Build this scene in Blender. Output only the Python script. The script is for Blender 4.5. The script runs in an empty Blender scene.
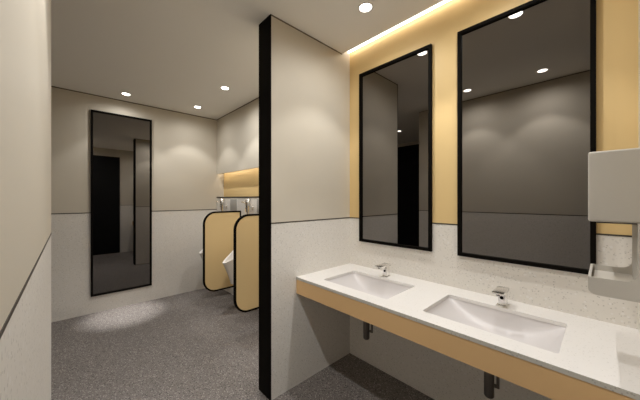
import bpy, bmesh, math, random
from mathutils import Vector, Matrix

S = bpy.context.scene
C = S.collection

# ------------------------------------------------------------------ camera
cam_d = bpy.data.cameras.new('camera')
cam_d.sensor_width = 36.0
cam_d.lens = 36.0 * 266.9 / 640.0
cam_d.shift_y = -1.2 / 640.0
cam_d.clip_start = 0.01
cam = bpy.data.objects.new('camera', cam_d)
cam.location = (0, 0, 1.45)
cam.rotation_euler = (math.pi / 2, 0, -0.7552)
C.objects.link(cam)
S.camera = cam

# ------------------------------------------------------------------ world, exposure
w = bpy.data.worlds.new('world')
w.use_nodes = True
w.node_tree.nodes['Background'].inputs[0].default_value = (1.0, 0.93, 0.84, 1)
w.node_tree.nodes['Background'].inputs[1].default_value = 0.05
S.world = w
S.view_settings.view_transform = 'Standard'
S.view_settings.look = 'None'
S.view_settings.gamma = 1.0
S.view_settings.exposure = 0.0
S.view_settings.use_curve_mapping = False
S.cycles.diffuse_bounces = 12
S.cycles.max_bounces = 14
S.cycles.sample_clamp_indirect = 4.0

WARM = (1.0, 0.992, 0.975)
SPOT_W = 20.0       # narrow beam of every downlight
WIDE_W = 15.5       # wide soft lobe of every downlight
LED_W = 7.5         # emission strength of the cove LED strips

# ------------------------------------------------------------------ measures (metres)
XR = 1.924          # mirror wall
YP, YP2 = 1.636, 1.794   # partition, near and far face
XPE = 1.054         # free end of the partition
YF = 4.436          # far wall
XU = 1.803          # urinal wall / bulkhead front
XC = 1.817          # edge of the ceiling along the light cove
XL, YL = -0.065, 1.93    # left wall face, and its end
YB = -0.111         # back wall
H = 2.774           # ceiling
ZS = 1.2737         # black joint between the two wall finishes
ZCT, ZCB, XCF = 0.844, 0.716, 1.2855   # counter top, fascia bottom, front
ZCOVE = 2.824


# ------------------------------------------------------------------ materials
def mat(name, col, rough=0.6, metal=0.0, spec=0.5, emit=None, es=0.0):
    m = bpy.data.materials.new(name)
    m.use_nodes = True
    b = m.node_tree.nodes['Principled BSDF']
    b.inputs['Base Color'].default_value = (*col, 1)
    b.inputs['Roughness'].default_value = rough
    b.inputs['Metallic'].default_value = metal
    b.inputs['Specular IOR Level'].default_value = spec
    if emit:
        b.inputs['Emission Color'].default_value = (*emit, 1)
        b.inputs['Emission Strength'].default_value = es
    return m


def node(m, t, **kw):
    n = m.node_tree.nodes.new(t)
    for k, v in kw.items():
        setattr(n, k, v)
    return n


def speckled(name, base, layers, rough, bump=0.0, spec=0.5):
    """layers: (voronoi scale, radius, colour, share of the cells that carry a chip)"""
    m = mat(name, base, rough, spec=spec)
    nt = m.node_tree
    L = nt.links.new
    geo = node(m, 'ShaderNodeNewGeometry')
    prev = None
    for scale, rad, col, share in layers:
        v = node(m, 'ShaderNodeTexVoronoi')
        v.inputs['Scale'].default_value = scale
        rot = node(m, 'ShaderNodeMapping')
        rot.inputs['Rotation'].default_value = (0.61, 0.37, 0.83)
        L(geo.outputs['Position'], rot.inputs['Vector'])
        L(rot.outputs[0], v.inputs['Vector'])
        near = node(m, 'ShaderNodeMath', operation='LESS_THAN')
        near.inputs[1].default_value = rad
        L(v.outputs['Distance'], near.inputs[0])
        sep = node(m, 'ShaderNodeSeparateColor')
        L(v.outputs['Color'], sep.inputs[0])
        pick = node(m, 'ShaderNodeMath', operation='LESS_THAN')
        pick.inputs[1].default_value = share
        L(sep.outputs[0], pick.inputs[0])
        mul = node(m, 'ShaderNodeMath', operation='MULTIPLY')
        L(near.outputs[0], mul.inputs[0])
        L(pick.outputs[0], mul.inputs[1])
        mix = node(m, 'ShaderNodeMix', data_type='RGBA')
        L(mul.outputs[0], mix.inputs['Factor'])
        if prev is None:
            mix.inputs['A'].default_value = (*base, 1)
        else:
            L(prev, mix.inputs['A'])
        mix.inputs['B'].default_value = (*col, 1)
        prev = mix.outputs['Result']
    L(prev, nt.nodes['Principled BSDF'].inputs['Base Color'])
    if bump:
        nz = node(m, 'ShaderNodeTexNoise')
        nz.inputs['Scale'].default_value = 160
        L(geo.outputs['Position'], nz.inputs['Vector'])
        bp = node(m, 'ShaderNodeBump')
        bp.inputs['Strength'].default_value = bump
        bp.inputs['Distance'].default_value = 0.002
        L(nz.outputs['Fac'], bp.inputs['Height'])
        L(bp.outputs[0], nt.nodes['Principled BSDF'].inputs['Normal'])
    return m


def mottled(name, c1, c2, scale, rough, stretch=(1, 1, 1), spec=0.3):
    m = mat(name, c1, rough, spec=spec)
    L = m.node_tree.links.new
    geo = node(m, 'ShaderNodeNewGeometry')
    mp = node(m, 'ShaderNodeMapping')
    mp.inputs['Scale'].default_value = stretch
    nz = node(m, 'ShaderNodeTexNoise')
    nz.inputs['Scale'].default_value = scale
    nz.inputs['Detail'].default_value = 4
    mix = node(m, 'ShaderNodeMix', data_type='RGBA')
    mix.inputs['A'].default_value = (*c1, 1)
    mix.inputs['B'].default_value = (*c2, 1)
    L(geo.outputs['Position'], mp.inputs['Vector'])
    L(mp.outputs[0], nz.inputs['Vector'])
    L(nz.outputs['Fac'], mix.inputs['Factor'])
    L(mix.outputs['Result'], m.node_tree.nodes['Principled BSDF'].inputs['Base Color'])
    return m


M = {}
M['paint'] = mottled('beige_wall_panel', (0.62, 0.565, 0.47), (0.595, 0.54, 0.445), 1.2, 0.55)
M['yellow'] = mottled('yellow_laminate', (0.72, 0.525, 0.25), (0.69, 0.50, 0.235), 2.0, 0.45)
M['tan'] = mottled('tan_laminate', (0.66, 0.43, 0.21), (0.63, 0.41, 0.20), 2.0, 0.45)
M['ceiling'] = mat('matt_ceiling_paint', (0.90, 0.87, 0.815), 0.9, spec=0.1)
M['terrazzo'] = speckled('pale_terrazzo', (0.74, 0.705, 0.65),
                         [(70, 0.32, (0.65, 0.62, 0.575), 0.4), (125, 0.36, (0.50, 0.47, 0.42), 0.11),
                          (45, 0.28, (0.79, 0.765, 0.73), 0.3)], 0.5)
M['stone'] = speckled('white_terrazzo_worktop', (0.77, 0.745, 0.715),
                      [(90, 0.3, (0.70, 0.675, 0.64), 0.3), (150, 0.3, (0.62, 0.595, 0.555), 0.08)], 0.3)
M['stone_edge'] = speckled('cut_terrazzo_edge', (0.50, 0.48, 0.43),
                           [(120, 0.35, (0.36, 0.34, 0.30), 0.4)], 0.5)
M['floor'] = speckled('dark_speckled_vinyl', (0.158, 0.137, 0.124),
                      [(110, 0.42, (0.40, 0.365, 0.34), 0.28), (90, 0.45, (0.05, 0.044, 0.041), 0.33),
                       (170, 0.42, (0.26, 0.24, 0.225), 0.4)], 0.55, 0.2)
M['black'] = mat('black_metal', (0.005, 0.004, 0.003), 0.6, spec=0.04)
M['joint'] = mat('dark_bronze_joint', (0.045, 0.036, 0.027), 0.5)
M['gap'] = mat('shadow_gap', (0.16, 0.125, 0.09), 0.8)
M['door'] = mat('black_door_laminate', (0.006, 0.006, 0.006), 0.6, spec=0.2)
M['ceramic'] = mat('white_ceramic', (0.80, 0.77, 0.73), 0.12)
M['basin'] = mat('grey_white_basin', (0.64, 0.61, 0.60), 0.3)
M['chrome'] = mat('chrome', (0.88, 0.865, 0.84), 0.22, 1.0)
M['steel'] = mat('matt_grey_steel', (0.40, 0.385, 0.355), 0.5, 0.15)
M['screen'] = mottled('tan_screen_laminate', (0.80, 0.60, 0.31), (0.77, 0.575, 0.295), 2.0, 0.45)
M['gunmetal'] = mat('dark_gunmetal', (0.14, 0.125, 0.11), 0.35, 0.8)
M['shell'] = mat('grey_plastic_shell', (0.52, 0.49, 0.44), 0.4)
M['trimwhite'] = mat('white_trim', (0.84, 0.82, 0.78), 0.5)
M['lens'] = mat('lamp_lens', (0.9, 0.9, 0.9), 0.4, emit=(1.0, 0.94, 0.85), es=14.0)
M['led'] = mat('led_diffuser', (0.9, 0.9, 0.9), 0.4, emit=(1.0, 0.96, 0.90), es=LED_W)

M['led_niche'] = mat('led_diffuser_niche', (0.9, 0.9, 0.9), 0.4, emit=(1.0, 0.92, 0.78), es=11.0)
mg = bpy.data.materials.new('smoked_mirror')
mg.use_nodes = True
nt = mg.node_tree
nt.nodes.clear()
out = nt.nodes.new('ShaderNodeOutputMaterial')
gl = nt.nodes.new('ShaderNodeBsdfGlossy')
gl.inputs['Color'].default_value = (0.215, 0.205, 0.198, 1)
gl.inputs['Roughness'].default_value = 0.0
nt.links.new(gl.outputs[0], out.inputs[0])
M['mirror'] = mg


# ------------------------------------------------------------------ mesh helpers
def bx(bm, x0, x1, y0, y1, z0, z1, mi=0):
    vs = [bm.verts.new(p) for p in ((x0, y0, z0), (x1, y0, z0), (x1, y1, z0), (x0, y1, z0),
                                    (x0, y0, z1), (x1, y0, z1), (x1, y1, z1), (x0, y1, z1))]
    for q in ((0, 3, 2, 1), (4, 5, 6, 7), (0, 1, 5, 4), (1, 2, 6, 5), (2, 3, 7, 6), (3, 0, 4, 7)):
        f = bm.faces.new([vs[i] for i in q])
        f.material_index = mi


def obj(name, bm, mats, parent=None, bevel=0.0, smooth=False, seg=2):
    if bevel:
        bmesh.ops.bevel(bm, geom=bm.edges[:], offset=bevel, segments=seg, affect='EDGES', profile=0.5)
    bmesh.ops.recalc_face_normals(bm, faces=bm.faces[:])
    me = bpy.data.meshes.new(name)
    bm.to_mesh(me)
    bm.free()
    for m in (mats if isinstance(mats, (list, tuple)) else [mats]):
        me.materials.append(m)
    if smooth:
        for p in me.polygons:
            p.use_smooth = True
        try:
            me.set_sharp_from_angle(angle=math.radians(38))
        except Exception:
            pass
    o = bpy.data.objects.new(name, me)
    C.objects.link(o)
    if parent:
        o.parent = parent
    return o


def box(name, dims, m, parent=None, bevel=0.0):
    bm = bmesh.new()
    bx(bm, *dims)
    return obj(name, bm, m, parent, bevel, smooth=bool(bevel))


def thing(name, label, cat, loc=(0, 0, 0), group=None, rz=0.0):
    o = bpy.data.objects.new(name, None)
    o.empty_display_size = 0.1
    o.location = loc
    o.rotation_euler = (0, 0, rz)
    C.objects.link(o)
    o['label'] = label
    o['category'] = cat
    if group:
        o['group'] = group
    return o


def struct(name, bm, m):
    o = obj(name, bm, m)
    o['kind'] = 'structure'
    return o


def sbox(name, dims, m):
    bm = bmesh.new()
    bx(bm, *dims)
    return struct(name, bm, m)


def copy_tree(src, loc, label, parent=None):
    c = src.copy()
    C.objects.link(c)
    c.location = loc
    c['label'] = label
    for ch in list(src.children):
        d = ch.copy()
        C.objects.link(d)
        d.parent = c
        for g in list(ch.children):
            e = g.copy()
            C.objects.link(e)
            e.parent = d
    return c


def cyl(bm, p0, p1, r0, r1=None, n=24, cap=True):
    r1 = r0 if r1 is None else r1
    p0, p1 = Vector(p0), Vector(p1)
    q = (p1 - p0).to_track_quat('Z', 'Y')
    rings = []
    for p, r in ((p0, r0), (p1, r1)):
        rings.append([bm.verts.new(p + q @ Vector((r * math.cos(2 * math.pi * i / n),
                                                   r * math.sin(2 * math.pi * i / n), 0))) for i in range(n)])
    for i in range(n):
        j = (i + 1) % n
        bm.faces.new((rings[0][i], rings[0][j], rings[1][j], rings[1][i]))
    if cap:
        bm.faces.new(rings[0][::-1])
        bm.faces.new(rings[1])


def lathe(bm, prof, n=32, c=(0, 0, 0)):
    """prof: list of (r, z)"""
    rings = []
    for r, z in prof:
        if r < 1e-6:
            rings.append([bm.verts.new((c[0], c[1], c[2] + z))])
        else:
            rings.append([bm.verts.new((c[0] + r * math.cos(2 * math.pi * i / n),
                                        c[1] + r * math.sin(2 * math.pi * i / n), c[2] + z)) for i in range(n)])
    for a, b in zip(rings, rings[1:]):
        for i in range(n):
            j = (i + 1) % n
            if len(a) == 1 and len(b) == 1:
                continue
            if len(a) == 1:
                bm.faces.new((a[0], b[i], b[j]))
            elif len(b) == 1:
                bm.faces.new((a[i], a[j], b[0]))
            else:
                bm.faces.new((a[i], a[j], b[j], b[i]))


def tube(bm, pts, r, n=14):
    pts = [Vector(p) for p in pts]
    rings = []
    up = Vector((0.123, 0.31, 1)).normalized()
    for i, p in enumerate(pts):
        t = (pts[min(i + 1, len(pts) - 1)] - pts[max(i - 1, 0)]).normalized()
        a = t.cross(up).normalized()
        b = t.cross(a).normalized()
        rings.append([bm.verts.new(p + r * (math.cos(2 * math.pi * k / n) * a + math.sin(2 * math.pi * k / n) * b))
                      for k in range(n)])
    for A, B in zip(rings, rings[1:]):
        for i in range(n):
            j = (i + 1) % n
            bm.faces.new((A[i], A[j], B[j], B[i]))
    bm.faces.new(rings[0][::-1])
    bm.faces.new(rings[-1])


def rrect(x0, x1, y0, y1, r, n=6, corners=(1, 1, 1, 1)):
    """rounded rectangle, counter-clockwise from the lower left; corners = (ll, lr, ur, ul)"""
    pts = []
    for (cx, cy, a0), on, sq in (((x0 + r, y0 + r, 180), corners[0], (x0, y0)),
                                 ((x1 - r, y0 + r, 270), corners[1], (x1, y0)),
                                 ((x1 - r, y1 - r, 0), corners[2], (x1, y1)),
                                 ((x0 + r, y1 - r, 90), corners[3], (x0, y1))):
        if not on:
            pts.append(sq)
            continue
        for k in range(n + 1):
            a = math.radians(a0 + 90 * k / n)
            pts.append((cx + r * math.cos(a), cy + r * math.sin(a)))
    return pts


def prism(bm, pts, f, d0, d1, mi=0, cap_mi=None):
    """extrude the 2D outline pts from depth d0 to d1; f(u, v, d) -> 3D point"""
    A = [bm.verts.new(f(u, v, d0)) for u, v in pts]
    B = [bm.verts.new(f(u, v, d1)) for u, v in pts]
    n = len(pts)
    for i in range(n):
        j = (i + 1) % n
        bm.faces.new((A[i], A[j], B[j], B[i])).material_index = mi
    cm = mi if cap_mi is None else cap_mi
    bm.faces.new(A[::-1]).material_index = cm
    bm.faces.new(B).material_index = cm


def ring_prism(bm, outer, inner, f, d0, d1):
    """band between two outlines with the same number of points"""
    L = [[bm.verts.new(f(u, v, d)) for u, v in o] for o in (outer, inner) for d in (d0, d1)]
    o0, o1, i0, i1 = L
    n = len(outer)
    for i in range(n):
        j = (i + 1) % n
        bm.faces.new((o0[i], o0[j], o1[j], o1[i]))
        bm.faces.new((i0[j], i0[i], i1[i], i1[j]))
        bm.faces.new((o0[j], o0[i], i0[i], i0[j]))
        bm.faces.new((o1[i], o1[j], i1[j], i1[i]))


# ------------------------------------------------------------------ the setting
XW = -2.0           # end of the side passage
bm = bmesh.new()
bx(bm, XW, XR, YB, YF, -0.08, 0.0)
struct('floor', bm, M['floor'])

bm = bmesh.new()    # ceiling: main slab stops short of the mirror wall, the cove lid is higher
bx(bm, XW, XC, YB, YP + 0.02, H, ZCOVE + 0.03)
bx(bm, XC, XR, YB, YP + 0.02, ZCOVE, ZCOVE + 0.03, 1)
bx(bm, XW, XR, YP + 0.02, YF, H, ZCOVE + 0.03)
struct('ceiling', bm, [M['ceiling'], M['trimwhite']])


def two_tone(name, x0, x1, y0, y1, up, ztop=ZCOVE + 0.03):
    bm = bmesh.new()
    bx(bm, x0, x1, y0, y1, 0, ZS, 0)
    bx(bm, x0, x1, y0, y1, ZS, ztop, 1)
    return struct(name, bm, [M['terrazzo'], up])


two_tone('wall_right', XR, XR + 0.12, YB - 0.12, YF + 0.12, M['yellow'])
two_tone('wall_far', XW - 0.1, XR, YF, YF + 0.12, M['paint'])
two_tone('wall_left', XW, XL, YB, YL, M['paint'])
two_tone('wall_back', XL, XR, YB - 0.12, YB, M['paint'])
bm = bmesh.new()    # partition; its upper part ends below the ceiling slab except in the cove
bx(bm, XPE + 0.004, XR, YP, YP2, 0, ZS, 0)
bx(bm, XPE + 0.004, XR, YP, YP2, ZS, H, 1)
bx(bm, XC, XR, YP, YP + 0.019, H, ZCOVE, 1)
struct('wall_partition', bm, [M['terrazzo'], M['paint']])
sbox('wall_passage', (XW - 0.1, XW, YL, YF, 0, H + 0.05), M['paint'])

# urinal wall (projecting ledge) and the bulkhead over the lit niche
bm = bmesh.new()
bx(bm, XU, XR, YP2, YF, 0, 1.464, 0)
bx(bm, XU - 0.004, XR, YP2, YF, 1.464, 1.482, 1)
struct('wall_urinals', bm, [M['terrazzo'], M['joint']])
bm = bmesh.new()
bx(bm, XU, XU + 0.02, YP2, YF, 1.862, H)
bx(bm, XU + 0.02, XR, YP2, YF, 1.905, H)
struct('wall_bulkhead', bm, M['paint'])

# black joints, shadow gaps, black end of the partition
tj = 0.004
sbox('trim_1', (XPE - 0.002, XPE + 0.004, YP - 0.002, YP2 + 0.002, 0, H), M['black'])
sbox('trim_13', (XPE - 0.002, XPE + 0.02, YP2, YP2 + 0.003, 0, H), M['black'])
sbox('trim_2', (XR - 0.002, XR, YB, YP, ZS - tj, ZS + tj), M['joint'])
sbox('trim_3', (XPE + 0.004, XR, YP - 0.002, YP, ZS - tj, ZS + tj), M['joint'])
sbox('trim_4', (XPE + 0.004, XU, YP2, YP2 + 0.002, ZS - tj, ZS + tj), M['joint'])
sbox('trim_5', (XW, XU, YF - 0.002, YF, ZS - tj - 0.002, ZS + tj), M['joint'])
sbox('trim_6', (XL, XL + 0.001, YB, YL, ZS - tj, ZS + tj), M['joint'])
sbox('trim_7', (1.02, XR, YB, YB + 0.002, ZS - tj, ZS + tj), M['joint'])
sbox('trim_8', (XPE + 0.004, XC, YP - 0.002, YP, H - 0.009, H), M['gap'])
sbox('trim_9', (XW, XU, YF - 0.002, YF, H - 0.012, H), M['gap'])
sbox('trim_10', (XU - 0.002, XU, YP2, YF, H - 0.012, H), M['gap'])
sbox('trim_11', (XPE + 0.004, XU, YP2, YP2 + 0.002, H - 0.009, H), M['gap'])
sbox('trim_12', (XL, XL + 0.001, YB, YL, H - 0.009, H), M['gap'])

# doors seen only in the mirrors
bm = bmesh.new()
bx(bm, 0.06, 1.005, YB, YB + 0.012, 0.0, 2.57)
d1 = struct('door_1', bm, M['door'])
bm = bmesh.new()
bx(bm, XW, XW + 0.012, YL + 0.05, YF - 0.05, 0.0, 2.70)
d2 = struct('door_2', bm, M['door'])

# ------------------------------------------------------------------ mirrors
def mirror(name, label, origin, ax, wid, hei, fw, group):
    """origin: lower corner on the wall; ax: 'y' faces -x, 'x' faces -y"""
    t = thing(name, label, 'mirror', origin, group)
    if ax == 'y':
        f = lambda u, v, d: (-d, u, v)
    else:
        f = lambda u, v, d: (u, -d, v)
    o = [(0, 0), (wid, 0), (wid, hei), (0, hei)]
    i = [(fw, fw), (wid - fw, fw), (wid - fw, hei - fw), (fw, hei - fw)]
    bm = bmesh.new()
    ring_prism(bm, o, i, f, 0.0, 0.024)
    obj('frame', bm, M['black'], t)
    bm = bmesh.new()
    prism(bm, i, f, 0.0, 0.009)
    obj('glass', bm, M['mirror'], t)
    return t


g = 'black framed mirrors over the washbasins'
mirror('wall_mirror', 'black framed smoked mirror over the basin nearest the partition', (XR, 0.852, 1.069),
       'y', 0.655, 1.50, 0.021, g)
mirror('wall_mirror', 'black framed smoked mirror behind the hand dryer, over the nearer basin', (XR, 0.025, 1.069),
       'y', 0.648, 1.50, 0.021, g)
mirror('wall_mirror', 'tall narrow black framed mirror reaching almost to the floor on the far wall',
       (0.201, YF, 0.216), 'x', 0.662, 2.358, 0.022, None)

# ------------------------------------------------------------------ vanity counter
B_X = (1.392, 1.757)
BASINS = ((0.894, 1.447), (0.120, 0.673))

t = thing('vanity_counter', 'long white terrazzo washbasin counter with a tan front along the mirror wall', 'counter',
          (XCF, YP, ZCB))
base = Vector((XCF, YP, ZCB))


def slab_with_holes(bm, outer, holes, z0, z1):
    def loop(pts, z):
        vs = [bm.verts.new((x - base.x, y - base.y, z - base.z)) for x, y in pts]
        es = [bm.edges.new((vs[i], vs[(i + 1) % len(vs)])) for i in range(len(vs))]
        return vs, es
    sides = []
    for z in (z0, z1):
        allv, alle = [], []
        for pts in [outer] + holes:
            vs, es = loop(pts, z)
            allv.append(vs)
            alle += es
        r = bmesh.ops.triangle_fill(bm, use_beauty=True, use_dissolve=False, edges=alle)
        for f in r['geom']:
            if isinstance(f, bmesh.types.BMFace):
                f.material_index = 0
        sides.append(allv)
    for k, (A, B) in enumerate(zip(sides[0], sides[1])):
        n = len(A)
        for i in range(n):
            j = (i + 1) % n
            f = bm.faces.new((A[i], A[j], B[j], B[i]))
            f.material_index = 1 if k == 0 else 0


bm = bmesh.new()
outer = [(XCF, YB), (XR, YB), (XR, YP), (XCF, YP)]
holes = [rrect(B_X[0], B_X[1], y0, y1, 0.014) for y0, y1 in BASINS]
slab_with_holes(bm, outer, holes, 0.825, ZCT)
obj('worktop', bm, [M['stone'], M['stone_edge']], t)
bm = bmesh.new()
bx(bm, XCF + 0.003 - base.x, XCF + 0.021 - base.x, YB - base.y, 0, 0, 0.825 - base.z)
obj('fascia_panel', bm, M['tan'], t)

# basins: a trough with a curved bottom
def basin(label, y0, y1):
    cx, cy = (B_X[0] + B_X[1]) / 2, (y0 + y1) / 2
    hx, hy = (B_X[1] - B_X[0]) / 2 + 0.004, (y1 - y0) / 2 + 0.004
    t = thing('washbasin', label, 'sink', (cx, cy, 0.825), 'undermounted washbasins in the counter')
    bm = bmesh.new()
    NU, NV = 40, 32
    D = 0.115

    def pt(u, v, off=0.0):
        uu = math.copysign(abs(u) ** 0.8, u)
        vv = math.copysign(abs(v) ** 0.55, v)
        d = D * (1 - abs(uu) ** 2.3) ** 0.85 * (1 - abs(vv) ** 9) ** 0.8
        return (vv * (hx + off), uu * (hy + off), -max(d, 0.0) - off)
    for off in (0.0, 0.012):
        g = [[bm.verts.new(pt(-1 + 2 * i / NU, -1 + 2 * j / NV, off)) for j in range(NV + 1)] for i in range(NU + 1)]
        for i in range(NU):
            for j in range(NV):
                bm.faces.new((g[i][j], g[i + 1][j], g[i + 1][j + 1], g[i][j + 1]))
    obj('bowl', bm, M['basin'], t, smooth=True)
    bm = bmesh.new()
    lathe(bm, [(0, 0.006), (0.014, 0.006), (0.022, 0.004), (0.024, 0.0), (0.024, -0.012), (0, -0.012)], 24, (0, 0, -D))
    obj('drain', bm, M['chrome'], t, smooth=True)
    return t


basin('pale washbasin set in the counter nearest the partition', *BASINS[0])
basin('pale washbasin set in the counter nearer the hand dryer', *BASINS[1])

# bottle traps under the counter
def trap(label, x, y):
    t = thing('bottle_trap', label, 'pipe', (x, y, 0.0), 'bottle traps under the counter')
    bm = bmesh.new()
    lathe(bm, [(0, 0.443), (0.018, 0.443), (0.0225, 0.449), (0.0225, 0.60), (0.019, 0.606), (0, 0.606)], 28)
    obj('trap_cup', bm, M['gunmetal'], t, smooth=True)
    bm = bmesh.new()
    cyl(bm, (0, 0, 0.60), (0, 0, 0.697), 0.015)
    obj('tail_pipe', bm, M['gunmetal'], t, smooth=True)
    bm = bmesh.new()
    tube(bm, [(0.02, 0, 0.56), (0.10, 0, 0.56), (0.2, 0, 0.56), (XR - x, 0, 0.56)], 0.014)
    cyl(bm, (XR - x - 0.008, 0, 0.56), (XR - x, 0, 0.56), 0.03)
    obj('outlet_pipe', bm, M['gunmetal'], t, smooth=True)
    bm = bmesh.new()
    cyl(bm, (0.012, -0.012, 0.50), (0.02, -0.034, 0.50), 0.009)
    cyl(bm, (0.02, -0.034, 0.492), (0.02, -0.034, 0.56), 0.007)
    obj('shutoff_stub', bm, M['gunmetal'], t, smooth=True)


trap('dark bottle trap hanging below the counter near the partition', 1.56, 1.170)
trap('dark bottle trap hanging below the counter under the nearer basin', 1.56, 0.400)

# sensor taps
def tap(label, x, y):
    t = thing('sensor_tap', label, 'faucet', (x, y, ZCT), 'chrome sensor taps on the counter')
    box('tap_body', (-0.022, 0.022, -0.019, 0.019, 0.004, 0.086), M['chrome'], t, 0.004)
    box('base_plate', (-0.028, 0.028, -0.025, 0.025, 0.0, 0.004), M['chrome'], t)
    bm = bmesh.new()
    f = lambda u, v, d: (u, d, v)
    prism(bm, [(-0.115, 0.087), (-0.02, 0.080), (0.024, 0.084), (0.024, 0.098), (-0.115, 0.096)], f, -0.028, 0.028)
    obj('spout', bm, M['chrome'], t, 0.002, True)
    bm = bmesh.new()
    cyl(bm, (-0.0215, 0, 0.046), (-0.0235, 0, 0.046), 0.009)
    s = obj('sensor_window', bm, M['black'], t, smooth=True)
    s['label'] = 'round black sensor window'
    bm = bmesh.new()
    cyl(bm, (-0.098, 0, 0.078), (-0.098, 0, 0.09), 0.009)
    obj('aerator', bm, M['gunmetal'], t, smooth=True)


tap('small chrome sensor tap behind the basin nearest the partition', 1.812, 1.168)
tap('small chrome sensor tap behind the basin nearer the hand dryer', 1.805, 0.395)

# ------------------------------------------------------------------ hand dryer on the back wall (C-shaped in profile)
DX0, DX1 = 1.31, 1.572
t = thing('hand_dryer', 'grey C-shaped hand dryer with drip tray on the wall beside the counter', 'hand dryer',
          (DX0, YB, 0))
wd = DX1 - DX0
fy = lambda u, v, d: (d, u, v)
dep = 0.037 - YB
bm = bmesh.new()
prism(bm, [(0, 1.372), (dep, 1.372), (dep, 1.612), (0, 1.612)], fy, 0, wd)
obj('blower_housing', bm, M['shell'], t, 0.007, True, 3)
bm = bmesh.new()
prism(bm, [(0, 1.15), (0.036, 1.15), (0.036, 1.372), (0, 1.372)], fy, 0.0005, wd - 0.0005)
obj('back_plate', bm, M['shell'], t)
# drip tray: open box with rounded lower front edge
bm = bmesh.new()
fil = [(0.036 + 0.03 - 0.03 * math.cos(math.radians(a)), 1.212 - 0.03 * math.sin(math.radians(a)))
       for a in (0, 22, 45, 68, 90)]
low = [(dep - 0.022 + 0.022 * math.cos(math.radians(a)), 1.144 - 0.022 + 0.022 * 0 + 0.02 * math.sin(math.radians(a)))
       for a in (0, -22, -45, -68, -90)]
side = [(0, 1.21)] + fil + [(dep, 1.182)] + [(u, v + 0.02) for u, v in low] + [(0, 1.122)]
prism(bm, side, fy, 0, 0.006)
prism(bm, side, fy, wd - 0.006, wd)
bx(bm, 0.006, wd - 0.006, dep - 0.007, dep, 1.142, 1.182)
bx(bm, 0.006, wd - 0.006, 0.0, dep - 0.022, 1.122, 1.130)
lowi = [(dep - 0.022 + 0.0215 * math.cos(math.radians(a)), 1.142 + 0.02 * math.sin(math.radians(a)))
        for a in (0, -22, -45, -68, -90)]
prism(bm, lowi + [(dep - 0.022, 1.130), (dep - 0.009, 1.142)], fy, 0.006, wd - 0.006)
bx(bm, 0.006, wd - 0.006, 0.0, dep - 0.009, 1.130, 1.160)
obj('drip_tray', bm, M['shell'], t)
bm = bmesh.new()
bx(bm, 0.03, wd - 0.03, 0.03, dep - 0.02, 1.366, 1.372)
obj('air_outlet', bm, M['gunmetal'], t)

# ------------------------------------------------------------------ urinal screens
def screen(y):
    t = thing('urinal_screen', '', 'partition screen', (XU, y, 0), 'tan urinal screens')
    wS, z0, z1, r, b = 0.525, 0.207, 1.280, 0.165, 0.020
    f = lambda u, v, d: (u, d, v)
    o = rrect(-wS, 0, z0, z1, r, 10, (1, 0, 0, 1))
    i = rrect(-wS + b, -b, z0 + b, z1 - b, r - b, 10, (1, 0, 0, 1))
    bm = bmesh.new()
    ring_prism(bm, o, i, f, -0.014, 0.014)
    obj('edge_band', bm, M['black'], t)
    bm = bmesh.new()
    prism(bm, i, f, -0.011, 0.011)
    obj('panel', bm, M['screen'], t)
    return t


s1 = screen(2.690)
s1['label'] = 'rounded tan urinal screen with black edge, nearest the black-ended partition'
copy_tree(s1, (XU, 3.584, 0), 'rounded tan urinal screen with black edge, the one nearer the far wall')

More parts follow.
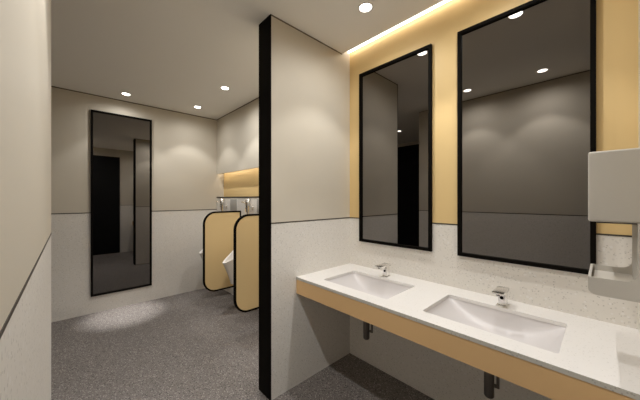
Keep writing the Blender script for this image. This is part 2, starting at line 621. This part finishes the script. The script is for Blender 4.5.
# ------------------------------------------------------------------ urinals
def urinal(y):
    t = thing('urinal', '', 'urinal', (XU, y, 0), 'white wall urinals')
    bm = bmesh.new()
    NT, NR = 40, 14
    zt, zk = 0.65, 0.94          # tip and top of the back
    zb = 0.37                     # lowest point

    def rim(a):                   # a in [-90, 90]; 0 is the tip
        q = math.sin(math.radians(a))
        d = 0.41 * (1 - abs(q) ** 2.2)
        s = 0.17 * q
        z = zt + (zk - zt) * (1 - d / 0.41) ** 1.15
        return d, s, z
    rings = []
    for k in range(NR + 1):       # outside, bottom to rim
        q = k / NR
        row = []
        for i in range(NT + 1):
            a = -90 + 180 * i / NT
            d, s, z = rim(a)
            e = 0.72 + 0.28 * q ** 1.5
            row.append(bm.verts.new((-d * (0.74 + 0.26 * q ** 1.2), s * e, zb + (z - zb) * q)))
        rings.append(row)
    for k in range(1, 4):         # rounded rim
        row = []
        for i in range(NT + 1):
            d, s, z = rim(-90 + 180 * i / NT)
            g_ = 1 - 0.022 * k
            row.append(bm.verts.new((-d * g_ - 0.004 * k * (1 - d / 0.41), s * (1 - 0.035 * k), z + (0.006, 0.008, 0.004)[k - 1])))
        rings.append(row)
    for k in range(1, 11):        # inside, down to the bowl
        q = k / 10
        row = []
        for i in range(NT + 1):
            d, s, z = rim(-90 + 180 * i / NT)
            h = math.sqrt(max(0, 1 - q * q))
            dd = 0.06 + (d * 0.934 - 0.06) * h if d > 0.065 else max(d * 0.934, 0.02)
            row.append(bm.verts.new((-dd, s * 0.89 * (0.15 + 0.85 * h), z + (0.50 - z) * q)))
        rings.append(row)
    for A, B in zip(rings, rings[1:]):
        for i in range(NT):
            bm.faces.new((A[i], A[i + 1], B[i + 1], B[i]))
    bm.faces.new(rings[0])
    # back slab closing the body against the wall
    prism(bm, rrect(-0.17, 0.17, zb, zk + 0.01, 0.05, 6), lambda u, v, d: (d, u, v), -0.03, 0.0)
    obj('bowl', bm, M['ceramic'], t, smooth=True)
    bm = bmesh.new()
    lathe(bm, [(0, 0.0), (0.03, 0.0), (0.028, 0.006), (0, 0.008)], 20, (-0.16, 0, 0.502))
    obj('drain_grate', bm, M['chrome'], t, smooth=True)
    bm = bmesh.new()
    cyl(bm, (-0.065, 0, 0.92), (-0.065, 0, 1.30), 0.02)
    cyl(bm, (-0.065, 0, 0.95), (-0.065, 0, 0.965), 0.032)
    fl = obj('flush_pipe', bm, M['chrome'], t, smooth=True)
    bm = bmesh.new()
    lathe(bm, [(0, 1.27), (0.032, 1.27), (0.038, 1.28), (0.038, 1.38), (0.044, 1.385), (0.044, 1.42), (0.03, 1.445), (0, 1.452)],
          24, (-0.065, 0, 0))
    cyl(bm, (-0.04, 0, 1.335), (0, 0, 1.335), 0.02)
    cyl(bm, (-0.006, 0, 1.335), (0, 0, 1.335), 0.036)
    va = obj('flush_valve', bm, M['chrome'], t, smooth=True)
    bm = bmesh.new()
    tube(bm, [(-0.09, 0.0, 1.395), (-0.12, 0.01, 1.40), (-0.155, 0.016, 1.41)], 0.008)
    cyl(bm, (-0.065, 0.025, 1.35), (-0.065, 0.06, 1.35), 0.014)
    lv = obj('flush_lever', bm, M['chrome'], va, smooth=True)
    return t


u1 = urinal(3.24)
u1['label'] = 'white wall urinal between the two tan screens'
copy_tree(u1, (XU, 4.06, 0), 'white wall urinal beside the far wall, its tip showing left of the screens')


def plate(y0, y1, label):
    t = thing('flush_plate', label, 'plate', (XU, y0, 1.268), 'steel plates over the urinals')
    box('cover', (-0.010, 0, 0, y1 - y0, 0, 0.18), M['steel'], t, 0.003)
    bm = bmesh.new()
    ring_prism(bm, [(-0.003, -0.003), (y1 - y0 + 0.003, -0.003), (y1 - y0 + 0.003, 0.183), (-0.003, 0.183)],
               [(0.0, 0.0), (y1 - y0, 0.0), (y1 - y0, 0.18), (0.0, 0.18)], lambda u, v, d: (d, u, v), -0.004, 0)
    obj('edge_frame', bm, M['trimwhite'], t)


plate(3.69, 3.905, 'square steel plate on the urinal wall above the farther tan screen')
plate(2.90, 3.115, 'square steel plate on the urinal wall, half hidden by the partition end')

# ------------------------------------------------------------------ LED strips
def led(name, label, x, y0, y1, z, m):
    t = thing(name, label, 'light strip', (x, y0, z))
    bm = bmesh.new()
    bx(bm, 0.0, 0.020, 0.0, y1 - y0, -0.004, 0.0)
    obj('channel', bm, M['trimwhite'], t)
    bm = bmesh.new()
    bx(bm, 0.0, 0.020, 0.0, y1 - y0, -0.010, -0.004)
    obj('diffuser', bm, m, t)


led('cove_light', 'glowing light strip in the ceiling cove above the basin mirrors', XR - 0.034, YB + 0.01, YP - 0.005, ZCOVE, M['led'])
led('niche_light', 'light strip tucked under the bulkhead above the urinals', XU + 0.02, YP2 + 0.01, YF - 0.01, 1.905, M['led_niche'])

# ------------------------------------------------------------------ downlights
def downlight(x, y, label, spot=SPOT_W, wide=WIDE_W, core=0.0):
    t = thing('downlight', label, 'ceiling light', (x, y, H), 'round recessed downlights')
    bm = bmesh.new()
    lathe(bm, [(0.041, 0.0), (0.041, -0.003), (0.051, -0.003), (0.053, 0.0)], 32)
    obj('trim_ring', bm, M['trimwhite'], t, smooth=True)
    bm = bmesh.new()
    lathe(bm, [(0, -0.002), (0.041, -0.002), (0.041, 0.0), (0, 0.0)], 32)
    obj('lens', bm, M['lens'], t)
    for nm, p, ang, bl, r in (('beam', spot, 90, 0.35, 0.02), ('glow', wide, 172, 0.9, 0.02),
                               ('core', core, 22, 1.0, 0.02)):
        if p <= 0:
            continue
        d = bpy.data.lights.new(nm, 'SPOT')
        d.energy = p
        d.color = WARM
        d.spot_size = math.radians(ang)
        d.spot_blend = bl
        d.shadow_soft_size = r
        o = bpy.data.objects.new(nm, d)
        o.location = (0, 0, -0.025)
        o.parent = t
        C.objects.link(o)
    return t


downlight(1.495, 1.128, 'round downlight over the basin nearest the partition')
downlight(1.495, 0.432, 'round downlight over the nearer basin, seen only in the mirrors')
downlight(0.285, 1.140, 'round downlight beside the left wall, farther one in the large mirror', 27, 20)
downlight(0.272, 0.432, 'round downlight beside the left wall, nearer one in the large mirror', 27, 20)
downlight(0.527, 4.134, 'round downlight above the tall mirror on the far wall', 15, 9, 480)
downlight(1.352, 4.013, 'round downlight close to the far corner by the urinals', 18, 9, 50)
downlight(1.359, 3.100, 'round downlight in front of the second urinal, nearest the partition', 24, 20, 60)
downlight(-0.87, 2.74, 'round downlight in the side passage, seen in the mirror beside the partition', 12, 6)
downlight(1.359, 2.190, 'round downlight over the urinal bay, right behind the partition', 26, 23, 60)
